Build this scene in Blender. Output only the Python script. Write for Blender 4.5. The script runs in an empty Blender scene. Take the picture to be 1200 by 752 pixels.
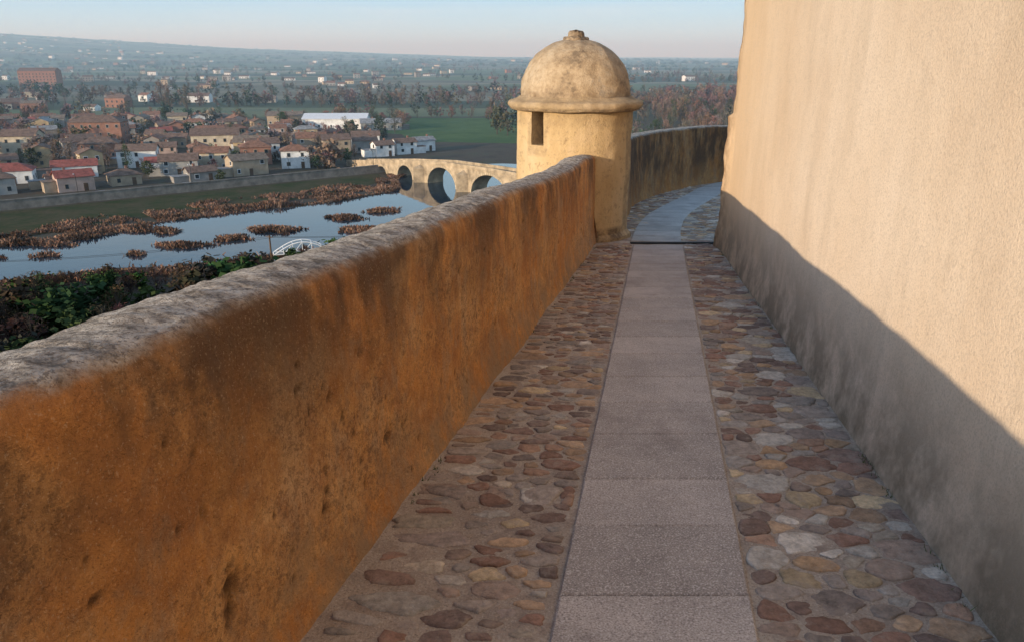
import bpy, math, random
import numpy as np
from mathutils import Vector, noise, Matrix
R = random.Random(7); NR = np.random.RandomState(11)
S = bpy.context.scene
GZ = -33.4

# ------------------------------------------------------------------ helpers
def link(o, parent=None):
    S.collection.objects.link(o)
    if parent: o.parent = parent
    return o
def empty(name, loc=(0,0,0), rz=0):
    e = bpy.data.objects.new(name, None); e.location = loc; e.rotation_euler = (0,0,rz); e.empty_display_size=.2
    return link(e)
def mesh_obj(name, V, F, mat, col=None, parent=None, smooth=False, midx=None):
    me = bpy.data.meshes.new(name)
    me.from_pydata([tuple(v) for v in V], [], F)
    for m in (mat if isinstance(mat, (list,tuple)) else [mat]): me.materials.append(m)
    if col is not None:
        a = me.attributes.new("Col", 'FLOAT_COLOR', 'POINT')
        c = np.ones((len(V),4), dtype=np.float32); c[:,:3] = np.array(col, dtype=np.float32)
        a.data.foreach_set("color", c.ravel())
    if midx is not None: me.polygons.foreach_set("material_index", midx)
    if smooth: me.polygons.foreach_set("use_smooth", [True]*len(me.polygons))
    me.update()
    return link(bpy.data.objects.new(name, me), parent)
def tri_obj(name, V, F, C, mat, parent=None):
    V = np.asarray(V, dtype=np.float32); F = np.asarray(F, dtype=np.int32)
    me = bpy.data.meshes.new(name)
    me.vertices.add(len(V)); me.vertices.foreach_set("co", V.ravel())
    me.loops.add(F.size); me.loops.foreach_set("vertex_index", F.ravel())
    me.polygons.add(len(F)); me.polygons.foreach_set("loop_start", np.arange(0, F.size, 3, dtype=np.int32))
    me.materials.append(mat)
    a = me.attributes.new("Col", 'FLOAT_COLOR', 'POINT')
    c = np.ones((len(V),4), dtype=np.float32); c[:,:3] = C
    a.data.foreach_set("color", c.ravel())
    me.update(calc_edges=True); me.validate()
    return link(bpy.data.objects.new(name, me), parent)
def boxes(lst):
    V=[];F=[]
    for b in lst:
        cx,cy,cz,sx,sy,sz = b[:6]; r = b[6] if len(b)>6 else 0
        c,s=math.cos(r),math.sin(r); o=len(V)
        for z in (-.5,.5):
            for x,y in ((-.5,-.5),(.5,-.5),(.5,.5),(-.5,.5)):
                X=x*sx;Y=y*sy; V.append((cx+c*X-s*Y, cy+s*X+c*Y, cz+z*sz))
        F += [(o+3,o+2,o+1,o),(o+4,o+5,o+6,o+7)]+[(o+i,o+(i+1)%4,o+4+(i+1)%4,o+4+i) for i in range(4)]
    return V,F
def fbm(x,y,z,o=4):
    return noise.fractal(Vector((x,y,z)), 1.0, 2.0, o)
def tube(pts, r, n=6):
    V=[];F=[]
    for a,b in zip(pts[:-1],pts[1:]):
        a=Vector(a);b=Vector(b)
        if (b-a).length<1e-5: continue
        d=(b-a).normalized()
        u=d.orthogonal().normalized();w=d.cross(u);o=len(V)
        for p in (a,b):
            for i in range(n):
                t=2*math.pi*i/n; V.append(p+r*(math.cos(t)*u+math.sin(t)*w))
        F+=[(o+i,o+(i+1)%n,o+n+(i+1)%n,o+n+i) for i in range(n)]
    return V,F

class N:
    def __init__(s,name):
        s.m=bpy.data.materials.new(name); s.m.use_nodes=True; s.t=s.m.node_tree
        s.b=s.t.nodes["Principled BSDF"]; s.b.inputs["Specular IOR Level"].default_value=.25
        s.pos=s.t.nodes.new("ShaderNodeNewGeometry").outputs["Position"]
    def n(s,k,**kw):
        x=s.t.nodes.new(k)
        for a,v in kw.items(): setattr(x,a,v)
        return x
    def l(s,a,b): s.t.links.new(a,b)
    def noise(s,scale,detail=4,rough=.6,vec=None,stretch=None):
        x=s.n("ShaderNodeTexNoise"); x.inputs["Scale"].default_value=scale; x.inputs["Detail"].default_value=min(detail,4); x.inputs["Roughness"].default_value=rough
        v=vec or s.pos
        if stretch:
            mp=s.n("ShaderNodeMapping"); mp.inputs["Scale"].default_value=stretch; s.l(v,mp.inputs[0]); v=mp.outputs[0]
        s.l(v,x.inputs["Vector"]); return x.outputs[0]
    def ramp(s,f,stops,interp='LINEAR'):
        r=s.n("ShaderNodeValToRGB"); r.color_ramp.interpolation=interp; e=r.color_ramp.elements
        cc=lambda c:(c,c,c,1) if isinstance(c,(int,float)) else (*c,1)
        e.remove(e[1]); e[0].position=stops[0][0]; e[0].color=cc(stops[0][1])
        for p,c in stops[1:]:
            q=e.new(p); q.color=cc(c)
        s.l(f,r.inputs[0]); return r.outputs[0]
    def mix(s,f,a,b,mode='MIX'):
        x=s.n("ShaderNodeMix",data_type='RGBA',blend_type=mode)
        for i,v in ((0,f),(6,a),(7,b)):
            if isinstance(v,(int,float)): x.inputs[i].default_value=v
            elif isinstance(v,tuple): x.inputs[i].default_value=(*v,1)
            else: s.l(v,x.inputs[i])
        return x.outputs[2]
    def attr(s,name="Col"):
        return s.n("ShaderNodeAttribute",attribute_name=name).outputs["Color"]
    def sep(s,c):
        x=s.n("ShaderNodeSeparateColor"); s.l(c,x.inputs[0]); return x.outputs
    def math(s,op,a,b):
        x=s.n("ShaderNodeMath",operation=op)
        for i,v in ((0,a),(1,b)):
            if isinstance(v,(int,float)): x.inputs[i].default_value=v
            else: s.l(v,x.inputs[i])
        return x.outputs[0]
    def bump(s,hs):
        prev=None
        for h,st,d in hs:
            b=s.n("ShaderNodeBump"); b.inputs["Strength"].default_value=st; b.inputs["Distance"].default_value=d
            s.l(h,b.inputs["Height"])
            if prev: s.l(prev,b.inputs["Normal"])
            prev=b.outputs[0]
        s.l(prev,s.b.inputs["Normal"])
    def fin(s,c,rough=.9):
        if isinstance(c,tuple): s.b.inputs["Base Color"].default_value=(*c,1)
        else: s.l(c,s.b.inputs["Base Color"])
        s.b.inputs["Roughness"].default_value=rough
        return s.m
def simple(name,c,rough=.9,var=.25,scale=.6,bump=None):
    m=N(name); f=m.noise(scale,3)
    d=tuple(x*(1-var) for x in c); e=tuple(min(1,x*(1+var)) for x in c)
    col=m.ramp(f,[(.3,d),(.7,e)])
    if bump: m.bump([(m.noise(bump[0],2),bump[1],bump[2])])
    return m.fin(col,rough)
def attrmat(name):
    m=N(name); m.b.inputs["Specular IOR Level"].default_value=0
    return m.fin(m.attr(),.95)

# ------------------------------------------------------------------ materials
m=N("ochre_plaster"); a=m.sep(m.attr()); h,top,pit=a[0],a[1],a[2]
base=m.ramp(m.noise(1.3,4,.7),[(.30,(.48,.19,.052)),(.47,(.64,.285,.085)),(.58,(.70,.365,.135)),(.72,(.59,.32,.14))])
base=m.mix(m.ramp(m.noise(6,4,.78),[(.44,0),(.62,.6)]),base,(.38,.16,.062))
base=m.mix(m.ramp(m.noise(2.8,4,.75,stretch=(1,1,.6)),[(.54,0),(.66,.5)]),base,(.68,.44,.24))
base=m.mix(m.ramp(m.noise(3.7,4,.8,stretch=(1,1,.7)),[(.50,0),(.62,.45)]),base,(.36,.265,.18))
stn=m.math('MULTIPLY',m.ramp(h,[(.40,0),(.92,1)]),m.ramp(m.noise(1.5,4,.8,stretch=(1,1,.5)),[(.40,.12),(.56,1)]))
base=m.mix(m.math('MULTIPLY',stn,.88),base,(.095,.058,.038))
sp=m.ramp(m.noise(42,4,.8),[(.50,0),(.57,1)])
fn=m.noise(120,2,.7)
msk=m.ramp(m.noise(2.6,3,.7),[(.40,.08),(.60,.8)])
base=m.mix(m.math('MULTIPLY',sp,m.math('MULTIPLY',msk,.7)),base,(.14,.075,.04))
base=m.mix(m.math('MULTIPLY',m.ramp(fn,[(.30,1),(.42,0)]),.5),base,(.11,.06,.035))
base=m.mix(m.math('MULTIPLY',m.ramp(fn,[(.60,0),(.68,1)]),.3),base,(.72,.54,.36))
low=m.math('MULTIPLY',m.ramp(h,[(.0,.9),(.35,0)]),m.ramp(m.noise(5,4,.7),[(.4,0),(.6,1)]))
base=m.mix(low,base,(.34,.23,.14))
tc=m.ramp(m.noise(16,4,.8),[(.36,(.16,.13,.10)),(.5,(.44,.37,.30)),(.64,(.66,.58,.49))])
tc=m.mix(m.ramp(m.noise(75,3,.8),[(.52,0),(.60,.75)]),tc,(.13,.105,.085))
base=m.mix(top,base,tc)
base=m.mix(m.math('MULTIPLY',pit,.85),base,(.06,.035,.02))
m.bump([(m.noise(9,2,.65),.5,.035),(m.noise(55,4,.8),1.,.018)])
OCHRE=m.fin(base,.95)
m=N("pale_plaster"); a=m.sep(m.attr())
base=m.ramp(m.noise(.9,4,.6,stretch=(1,1,.7)),[(.3,(.65,.48,.33)),(.52,(.74,.57,.41)),(.74,(.79,.63,.475))])
base=m.mix(m.ramp(m.noise(2.2,4,.78,stretch=(1,1,.35)),[(.5,0),(.68,.4)]),base,(.54,.41,.285))
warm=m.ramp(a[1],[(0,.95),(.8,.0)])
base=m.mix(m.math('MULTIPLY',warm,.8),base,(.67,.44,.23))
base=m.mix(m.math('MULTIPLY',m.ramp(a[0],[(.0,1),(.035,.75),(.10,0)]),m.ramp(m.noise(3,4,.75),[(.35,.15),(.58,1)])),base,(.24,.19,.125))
base=m.mix(m.math('MULTIPLY',m.ramp(m.noise(100,2,.6),[(.5,0),(.62,1)]),.35),base,(.40,.30,.22))
base=m.mix(m.math('MULTIPLY',m.ramp(m.noise(11,4,.8),[(.54,0),(.66,1)]),.3),base,(.50,.38,.27))
base=m.mix(m.math('MULTIPLY',a[2],m.ramp(m.noise(6,3,.7),[(.35,0),(.6,.85)])),base,(.24,.14,.075))
m.bump([(m.noise(7,3,.7),.3,.015),(m.noise(80,4,.8),.9,.008)])
PALE=m.fin(base,.95)
m=N("turret_plaster"); a=m.sep(m.attr())
base=m.ramp(m.noise(2.5,4,.65,stretch=(1,1,.5)),[(.3,(.50,.335,.165)),(.5,(.60,.415,.215)),(.72,(.66,.47,.275))])
dome=m.ramp(m.noise(3.2,4,.78),[(.34,(.22,.16,.105)),(.47,(.45,.325,.20)),(.62,(.58,.44,.29)),(.75,(.43,.36,.28))])
base=m.mix(a[0],base,dome)
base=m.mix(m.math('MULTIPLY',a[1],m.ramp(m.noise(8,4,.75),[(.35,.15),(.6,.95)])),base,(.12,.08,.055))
base=m.mix(m.ramp(m.noise(13,4,.82),[(.53,0),(.68,.6)]),base,(.26,.175,.10))
m.bump([(m.noise(9,3,.65),.5,.03),(m.noise(60,4,.75),.9,.014)])
TURRET=m.fin(base,.95)
m=N("lime_mortar")
base=m.ramp(m.noise(2.2,4,.7),[(.3,(.32,.25,.195)),(.5,(.41,.33,.26)),(.72,(.49,.405,.325))])
fn=m.noise(120,3,.75)
base=m.mix(m.ramp(fn,[(.55,0),(.66,.6)]),base,(.60,.51,.42))
base=m.mix(m.ramp(fn,[(.34,.7),(.45,0)]),base,(.17,.13,.105))
base=m.mix(m.ramp(m.noise(9,4,.8),[(.5,0),(.64,.6)]),base,(.24,.18,.145))
m.bump([(m.noise(30,3,.7),.7,.015),(m.noise(150,3,.75),.9,.006)])
MORTAR=m.fin(base,.95)
m=N("cobble_stone")
base=m.mix(1.0,m.attr(),m.ramp(m.noise(24,4,.8),[(.3,.55),(.68,1.25)]),'MULTIPLY')
base=m.mix(m.ramp(m.noise(10,4,.8),[(.52,0),(.66,.6)]),base,(.35,.28,.22))
m.bump([(m.noise(32,4,.78),.9,.012)])
COBBLE=m.fin(base,.85)
m=N("granite")
base=m.mix(1.0,m.attr(),m.ramp(m.noise(3,3,.7),[(.3,.78),(.7,1.1)]),'MULTIPLY')
fn=m.noise(160,2,.6)
base=m.mix(m.ramp(fn,[(.36,.65),(.46,0)]),base,(.16,.13,.12))
base=m.mix(m.ramp(fn,[(.56,0),(.64,.7)]),base,(.70,.63,.58))
base=m.mix(m.ramp(m.noise(1.6,4,.8),[(.54,0),(.68,.45)]),base,(.20,.16,.14))
m.bump([(m.noise(170,2,.6),.6,.003)])
GRANITE=m.fin(base,.78)
IRON=simple("dark_iron",(.03,.03,.03),.6)
m=N("terrain_soil"); z=m.sep(m.attr())
mp=m.n("ShaderNodeMapping"); mp.inputs["Scale"].default_value=(1/340,1/120,1); mp.inputs["Rotation"].default_value=(0,0,.2); m.l(m.pos,mp.inputs[0])
vo=m.n("ShaderNodeTexVoronoi",feature='F1',voronoi_dimensions='2D'); m.l(mp.outputs[0],vo.inputs["Vector"]); vo.inputs["Scale"].default_value=1
fc=m.ramp(m.sep(vo.outputs["Color"])[0],[(0,(.07,.085,.045)),(.2,(.12,.155,.07)),(.38,(.16,.14,.09)),(.52,(.22,.195,.13)),(.64,(.06,.07,.04)),(.78,(.14,.165,.085)),(.9,(.26,.225,.16))],'CONSTANT')
far=m.mix(m.ramp(m.noise(.004,4,.75),[(.48,0),(.62,.7)]),fc,(.055,.06,.04))
near=m.ramp(m.noise(.09,4,.75),[(.3,(.045,.036,.024)),(.5,(.075,.055,.038)),(.7,(.06,.065,.034))])
TERR=m.fin(m.mix(z[0],near,far),1)
def field(name,c1,c2,sc=.05):
    m=N(name); c=m.ramp(m.noise(sc,4,.7),[(.3,c1),(.7,c2)]); c=m.mix(m.ramp(m.noise(.8,3,.7),[(.5,0),(.7,.4)]),c,tuple(x*.5 for x in c1)); m.b.inputs["Specular IOR Level"].default_value=.03
    return m.fin(c,1)
GRASS=field("meadow_grass",(.075,.12,.05),(.12,.17,.07))
GRASS2=field("pale_meadow",(.15,.17,.10),(.20,.21,.13),.02)
DGRASS=field("bank_grass",(.035,.055,.02),(.10,.075,.045),.12)
ASPH=simple("asphalt",(.10,.095,.09),.9,.2,.3)
m=N("river_water"); m.b.inputs["IOR"].default_value=1.33; m.b.inputs["Specular IOR Level"].default_value=.5
m.bump([(m.noise(.35,2,.6),.05,.3)])
WATER=m.fin((.02,.035,.05),.03)
FOL=attrmat("foliage")
BRSTONE=simple("bridge_stone",(.36,.275,.18),.95,.45,.45,(1.2,.6,.3))
VOUS=simple("voussoir_stone",(.42,.33,.22),.95,.3,.9)
RSTONE=simple("retaining_stone",(.22,.185,.15),.95,.35,.5)
RAMP=simple("rampart_stone",(.34,.25,.16),.95,.3,.5)
GLASS=simple("window_glass",(.03,.035,.04),.15,.3,.5)
DOORM=simple("door_wood",(.10,.055,.03),.7)
WHITEM=simple("white_paint",(.75,.75,.74),.5,.06)
def wallmat(n,c): return simple("render_"+n,c,.9,.22,.5)
WM=[wallmat("white",(.68,.67,.64)),wallmat("cream",(.52,.43,.31)),wallmat("tan",(.38,.29,.20)),wallmat("brick",(.28,.14,.095)),wallmat("grey",(.33,.31,.28)),wallmat("ochre",(.45,.33,.19)),wallmat("pink",(.44,.31,.25)),wallmat("concrete",(.25,.225,.20))]
def roofm(n,c):
    m=N("roof_"+n); tcx=m.n("ShaderNodeTexCoord").outputs["Object"]
    w=m.n("ShaderNodeTexWave",wave_type='BANDS',bands_direction='X'); w.inputs["Scale"].default_value=1.6; w.inputs["Distortion"].default_value=.6; m.l(tcx,w.inputs["Vector"])
    c1=m.ramp(m.noise(.9,3,.7),[(.3,tuple(x*.5 for x in c)),(.5,c),(.72,tuple(min(1,x*1.4) for x in c))])
    c1=m.mix(1.0,c1,m.ramp(w.outputs[0],[(0,.7),(1,1.05)]),'MULTIPLY')
    return m.fin(c1,.9)
RM=[roofm("terracotta",(.27,.135,.085)),roofm("brown_tile",(.20,.125,.09)),roofm("old_tile",(.23,.17,.125)),roofm("red_tile",(.32,.095,.07)),roofm("grey_sheet",(.30,.29,.28))]

# ------------------------------------------------------------------ walkway geometry (metres)
gz=lambda y:-.08*(y-1.8)
xL=lambda y:-1.062+.22*y
sL=lambda y:-.225+.1865*y
sR=lambda y:.376+.186*y
xR=lambda y:1.16+.15*y
def catmull(P,step):
    out=[]
    Q=[tuple(2*np.array(P[0])-np.array(P[1]))]+list(P)+[tuple(2*np.array(P[-1])-np.array(P[-2]))]
    for i in range(1,len(Q)-2):
        p0,p1,p2,p3=[np.array(q,float) for q in Q[i-1:i+3]]
        n=max(2,int(np.linalg.norm(p2-p1)/step))
        for k in range(n):
            t=k/n; out.append(.5*((2*p1)+(-p0+p2)*t+(2*p0-5*p1+4*p2-p3)*t*t+(-p0+3*p1-3*p2+p3)*t**3))
    out.append(np.array(P[-1],float)); return out
PITS=[(2.205,.62,.014,.015),(2.617,.30,.020,.015),(1.605,.33,.030,.018),(1.58,.27,.022,.012),(2.095,.28,.018,.01),(2.445,.70,.012,.012),(2.12,.33,.012,.01)]
for _ in range(100): PITS.append((R.uniform(.9,8.5),R.uniform(.06,.85),R.uniform(.005,.011),R.uniform(.004,.009)))
def parapet(name,path,hfun,T,res=.016,cap_end=True,pits=True,hadd=0):
    V=[];C=[];F=[]
    n=len(path); cols=0; nh=int(1.08/res)
    for i,p in enumerate(path):
        q0=path[max(0,i-1)];q1=path[min(n-1,i+1)]; d=(q1-q0);d/=np.linalg.norm(d); nr=np.array([d[1],-d[0]])
        g=gz(p[1]); H=hfun(p[1]); rr=.06
        PL=[q for q in PITS if abs(q[0]-p[1])<.07] if pits else []
        pts=[]
        for hv in np.linspace(-.12,H-rr,nh):
            fl=.035*max(0,1-hv/.25)**2 if hv<.25 else 0
            pts.append((fl+.02*(1-hv/H),hv,0.0))
        for k in range(1,7):
            t=k/7*math.pi/2; pts.append((-rr*(1-math.cos(t)),H-rr+rr*math.sin(t),max(0,min(1,(k-2)/4.))))
        for k in range(9):
            t=k/8; pts.append((-rr-(T-2*rr)*t,H+.010*math.sin(t*math.pi),1.0))
        for k in range(1,6):
            t=k/5*math.pi/2; pts.append((-T+rr-rr*math.sin(t),H-rr+rr*math.cos(t),1.0))
        for hv in (H*.7,H*.4,0,-.8,-2.2): pts.append((-T-.01,hv,.3))
        cols=len(pts)
        for (o,hv,tp) in pts:
            x=p[0]+nr[0]*o; y=p[1]+nr[1]*o
            z=g+hv
            big=noise.noise(Vector((x*1.1,y*1.1,z*1.3)))*.022+noise.noise(Vector((x*4,y*4,z*4)))*.010+noise.noise(Vector((x*13,y*13,z*13)))*.005+noise.noise(Vector((x*30,y*30,z*30)))*.003
            pit=0
            if tp==0:
                for (py,ph,pr,pd) in PL:
                    if abs(hv-ph)>.08: continue
                    dd=math.hypot((p[1]-py)*.9,(hv-ph)*.85)*(1+.9*noise.noise(Vector((y*55,hv*55,1))))
                    if dd<pr*1.6:
                        f=max(0,1-dd/(pr*1.4)); f=min(1,f*1.4); big-=pd*f; pit=max(pit,f)
            rough=0
            if hv>H-rr-.001: rough=noise.noise(Vector((x*3,y*3,3)))*.007+noise.noise(Vector((x*9,y*9,3)))*.006+noise.noise(Vector((x*24,y*24,7)))*.006
            ed=noise.noise(Vector((x*2.5,y*2.5,11)))*.5+noise.noise(Vector((x*14,y*14,11)))*.5
            V.append((x+nr[0]*big,y+nr[1]*big,z+rough))
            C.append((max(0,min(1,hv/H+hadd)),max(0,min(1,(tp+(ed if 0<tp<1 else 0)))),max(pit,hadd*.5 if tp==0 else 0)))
    for i in range(n-1):
        for j in range(cols-1):
            a=i*cols+j; F.append((a,a+cols,a+cols+1,a+1))
    if cap_end:
        for st in (0,n-1):
            o=len(V); V+= [V[st*cols+j] for j in range(cols)]; C+=[(.6,.35,.1)]*cols
            c=len(V); V.append(tuple(np.mean([V[o+j] for j in range(cols)],axis=0))); C.append((.6,.35,.1))
            for j in range(cols-1): F.append((o+j,o+j+1,c) if st else (o+j+1,o+j,c))
            F.append((o+cols-1,o,c) if st else (o,o+cols-1,c))
    return mesh_obj(name,V,F,OCHRE,C,smooth=True)
ys=list(np.arange(-7,.8,.08))+list(np.arange(.8,4.5,.013))+list(np.arange(4.5,9.44,.03))
path=[np.array([xL(y),y]) for y in ys]
def hA(y):
    h=1.025+.006*math.sin(y*1.7)+.005*math.sin(y*4.1)
    if y>8.2: h+=.05*min(1,(y-8.2)/.4)
    return h
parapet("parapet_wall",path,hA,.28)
fp=catmull([(1.12,10.62),(1.75,12.),(2.2,14.),(3.25,16.5),(5.0,19.3),(7.6,22.),(11.5,24.5)],.06)
parapet("parapet_wall",fp,lambda y:1.12+.26*min(1,max(0,(y-11)/8)),.33,res=.05,pits=False,hadd=.45)
V=[];F=[]
edge=[np.array([xL(y)-.30,y]) for y in np.arange(-7,9.5,.75)]+[np.array(p) for p in ((.15,9.6),(.2,10.5),(1.0,10.9),(1.5,12.2),(1.95,14.1),(3.0,16.7),(4.8,19.6),(7.4,22.3),(11.4,24.8),(16,26))]
for i,p in enumerate(edge):
    q0=edge[max(0,i-1)];q1=edge[min(len(edge)-1,i+1)];d=(q1-q0)/np.linalg.norm(q1-q0);nl=np.array([-d[1],d[0]])
    for k in range(30):
        z=gz(p[1])-.15-k*(34/29)
        off=k*.09+.1*noise.noise(Vector((p[0],p[1],k*.5)))
        V.append((p[0]+nl[0]*off,p[1]+nl[1]*off,z))
for i in range(len(edge)-1):
    for k in range(29): a=i*30+k; F.append((a,a+1,a+31,a+30))
mesh_obj("rampart_wall",V,F,RAMP,smooth=False)

V=[];F=[];rows=list(np.arange(-7,25,.07));NC=60
def leftb(y):
    if y<9.4: return xL(y)-.1
    for i in range(len(fp)-1):
        if fp[i][1]<=y<fp[i+1][1]: return fp[i][0]-.12
    return .9 if y<11 else 11
for y in rows:
    l=leftb(y); r=xR(y)+.15 if y<9 else 14
    for k in range(NC):
        t=(k/(NC-1)); t=t if y<9 else t**2
        x=l+(r-l)*t
        V.append((x,y,gz(y)+.002+.004*noise.noise(Vector((x*3,y*3,0)))+.005*noise.noise(Vector((x*14,y*14,0)))))
for i in range(len(rows)-1):
    for k in range(NC-1): a=i*NC+k; F.append((a,a+1,a+NC+1,a+NC))
mesh_obj("walkway_ground",V,F,MORTAR,smooth=True)

def clip(poly,nx,ny,c):
    out=[]
    for i in range(len(poly)):
        p=poly[i];q=poly[(i+1)%len(poly)]
        dp=nx*p[0]+ny*p[1]-c; dq=nx*q[0]+ny*q[1]-c
        if dp<=0: out.append(p)
        if (dp<0<dq) or (dq<0<dp):
            t=dp/(dp-dq); out.append((p[0]+t*(q[0]-p[0]),p[1]+t*(q[1]-p[1])))
    return out
PAL=[(.27,.145,.10),(.21,.13,.10),(.30,.215,.165),(.37,.24,.145),(.29,.24,.20),(.17,.115,.095),(.43,.28,.165),(.34,.20,.13),(.25,.20,.17),(.24,.125,.085),(.33,.29,.25)]
PAL=[tuple((v*.78+w_*.22)*1.12 for v,w_ in zip(c,(.27,.205,.16))) for c in PAL]
def cobbles(y0,y1,inside,kx,rmin,rmax,gap,hmax,lights,edges,tries,PV,PC,PF,chaikin=2,shade=1.0,pw=1.6):
    bins={};pts=[];B=rmax*2
    for _ in range(tries):
        y=R.uniform(y0,y1); lo,hi=inside(y)
        if hi-lo<.05: continue
        x=R.uniform(lo+.02,hi-.02)
        r=rmin+(rmax-rmin)*R.random()**pw
        X=x*kx; b=(int(X//B),int(y//B)); ok=True
        for i in (-1,0,1):
            for j in (-1,0,1):
                for (px,py,pr) in bins.get((b[0]+i,b[1]+j),()):
                    if (px-X)**2+(py-y)**2<((r+pr))**2*.9: ok=False;break
                if not ok:break
            if not ok:break
        if ok: bins.setdefault(b,[]).append((X,y,r)); pts.append((X,y,r))
    for (X,y,r) in pts:
        s=rmax*2.2; poly=[(X-s,y-s),(X+s,y-s),(X+s,y+s),(X-s,y+s)]
        b=(int(X//B),int(y//B))
        for i in (-2,-1,0,1,2):
            for j in (-2,-1,0,1,2):
                for (px,py,pr) in bins.get((b[0]+i,b[1]+j),()):
                    if px==X and py==y: continue
                    nx,ny=px-X,py-y; d2=nx*nx+ny*ny
                    if d2>(4.4*rmax)**2 or len(poly)<3: continue
                    w=.5+.5*(r*r-pr*pr)/d2
                    poly=clip(poly,nx,ny,nx*X+ny*y+w*d2)
        if len(poly)<3: continue
        P=[(p[0]/kx,p[1]) for p in poly]
        for (e0,e1,sgn) in edges:
            P=clip(P,-sgn,sgn*e1,-sgn*e0) if len(P)>2 else P
        if len(P)<3: continue
        cx=sum(p[0] for p in P)/len(P); cy=sum(p[1] for p in P)/len(P)
        lim=r*1.9*R.uniform(.75,1.15)
        P=[(cx+(p[0]-cx)*min(1,lim/kx/max(1e-6,math.hypot(p[0]-cx,p[1]-cy))),cy+(p[1]-cy)*min(1,lim/kx/max(1e-6,math.hypot(p[0]-cx,p[1]-cy)))) for p in P]
        g=R.uniform(*gap); rad=max(.015,(r)); sc=max(.45,1-g/rad)
        ang_c=R.random()<.55
        if ang_c:
            P=[q for i in range(len(P)) for q in (P[i],((P[i][0]+P[(i+1)%len(P)][0])/2,(P[i][1]+P[(i+1)%len(P)][1])/2))]
        for _ in range(1 if (ang_c and chaikin>1) else chaikin):
            Q=[]
            for i in range(len(P)):
                p=P[i];q=P[(i+1)%len(P)]
                Q+=[(.75*p[0]+.25*q[0],.75*p[1]+.25*q[1]),(.25*p[0]+.75*q[0],.25*p[1]+.75*q[1])]
            P=Q
        n=len(P); o=len(PV); hgt=R.uniform(.25,1)*hmax; tx=R.uniform(-.06,.06);ty=R.uniform(-.06,.06)
        c=R.choice(PAL)
        if R.random()<lights: c=R.choice([(.46,.38,.29),(.52,.39,.24),(.44,.39,.33),(.55,.48,.40),(.44,.28,.16)])
        k=R.uniform(.75,1.25)*shade; c=tuple(v*k for v in c)
        for (f,hf) in ((1,-.9),(.985,.1),(.94,.62),(.80,.93),(.4,1.0)):
            for (px,py) in P:
                dx=(px-cx)*sc*f; dy=(py-cy)*sc*f
                w=1+.26*noise.noise(Vector((px*24,py*24,o*.37)))+.10*noise.noise(Vector((px*70,py*70,o*.37)))
                x=cx+dx*w;yy=cy+dy*w
                PV.append((x,yy,gz(yy)+.002+hf*hgt+tx*dx+ty*dy+.004*noise.noise(Vector((x*35,yy*35,2)))*(1 if f<.95 else 0))); PC.append(c)
        PV.append((cx,cy,gz(cy)+.002+hgt)); PC.append(c)
        for k in range(4):
            for i in range(n): PF.append((o+k*n+i,o+k*n+(i+1)%n,o+(k+1)*n+(i+1)%n,o+(k+1)*n+i))
        for i in range(n): PF.append((o+4*n+i,o+4*n+(i+1)%n,o+5*n))
V=[];C=[];F=[]
wv=lambda y:noise.noise(Vector((0,y*1.2,5)))
cobbles(2.7,9.25,lambda y:(xL(y)+.05+.16*(.5+.5*wv(y)),sL(y)-.010),.62,.025,.062,(.003,.010),.010,.12,[(-.235,.1865,-1),(-1.03,.22,1)],60000,V,C,F)
cobbles(.6,2.7,lambda y:(xL(y)+.10+.16*(.5+.5*wv(y)),sL(y)-.010),.58,.027,.068,(.004,.015),.011,.12,[(-.235,.1865,-1),(-1.03,.22,1)],20000,V,C,F)
cobbles(.6,9.25,lambda y:(sR(y)+.010,xR(y)-.03),.74,.027,.092,(.001,.007),.009,.32,[(.386,.186,1),(1.13,.15,-1)],80000,V,C,F,pw=1.2)
mesh_obj("cobblestone_paving",V,F,COBBLE,C,smooth=True)
cl=catmull([(1.80,9.42),(2.12,10.9),(2.62,12.6),(3.7,15.3),(5.3,18.9),(8,22)],.5)
def clx(y):
    for a,b in zip(cl[:-1],cl[1:]):
        if a[1]<=y<=b[1]: return a[0]+(b[0]-a[0])*(y-a[1])/(b[1]-a[1])
    return 1.8 if y<9.42 else 8
V=[];C=[];F=[]
cobbles(9.5,21,lambda y:(leftb(y)+.16 if y>10.7 else 1.62 if y>9.6 else 1.4,clx(y)-.36),.8,.04,.075,(.004,.012),.010,.6,[],30000,V,C,F,1,1.4)
cobbles(9.5,21,lambda y:(clx(y)+.36,max(clx(y)+.4,.36*y)),.8,.04,.075,(.004,.012),.010,.6,[],30000,V,C,F,1,1.4)
mesh_obj("cobblestone_paving",V,F,COBBLE,C,smooth=True)
V=[];F=[];C=[]
def slab(quad,z,c):
    o=len(V); cx=sum(p[0] for p in quad)/4; cy=sum(p[1] for p in quad)/4
    for (ins,dz) in ((0,-.04),(0,-.006),(.006,0)):
        for p in quad:
            dx=cx-p[0];dy=cy-p[1]
            V.append((p[0]+math.copysign(ins,dx),p[1]+math.copysign(ins,dy),gz(p[1])+z+dz)); C.append(c)
    for k in range(2):
        for i in range(4): F.append((o+4*k+i,o+4*k+(i+1)%4,o+4*k+4+(i+1)%4,o+4*k+4+i))
    F.append((o+8,o+9,o+10,o+11))
y=-7.
while y<9.2:
    L=R.uniform(.36,.5); L=min(L,9.22-y)
    if L<.1: break
    k=R.uniform(.86,1.12); g=.002
    slab([(sL(y),y+g),(sR(y),y+g),(sR(y+L),y+L-g),(sL(y+L),y+L-g)],.016+R.uniform(-.001,.001),(.44*k,.375*k,.325*k))
    y+=L
for a,b in zip(cl[:-1],cl[1:]):
    d=(b-a)/np.linalg.norm(b-a);nr=np.array([d[1],-d[0]])*.31; e=d*.005
    k=R.uniform(.85,1.1)
    slab([tuple(a-nr+e),tuple(a+nr+e),tuple(b+nr-e),tuple(b-nr-e)],.016,(.56*k,.54*k,.50*k))
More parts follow.
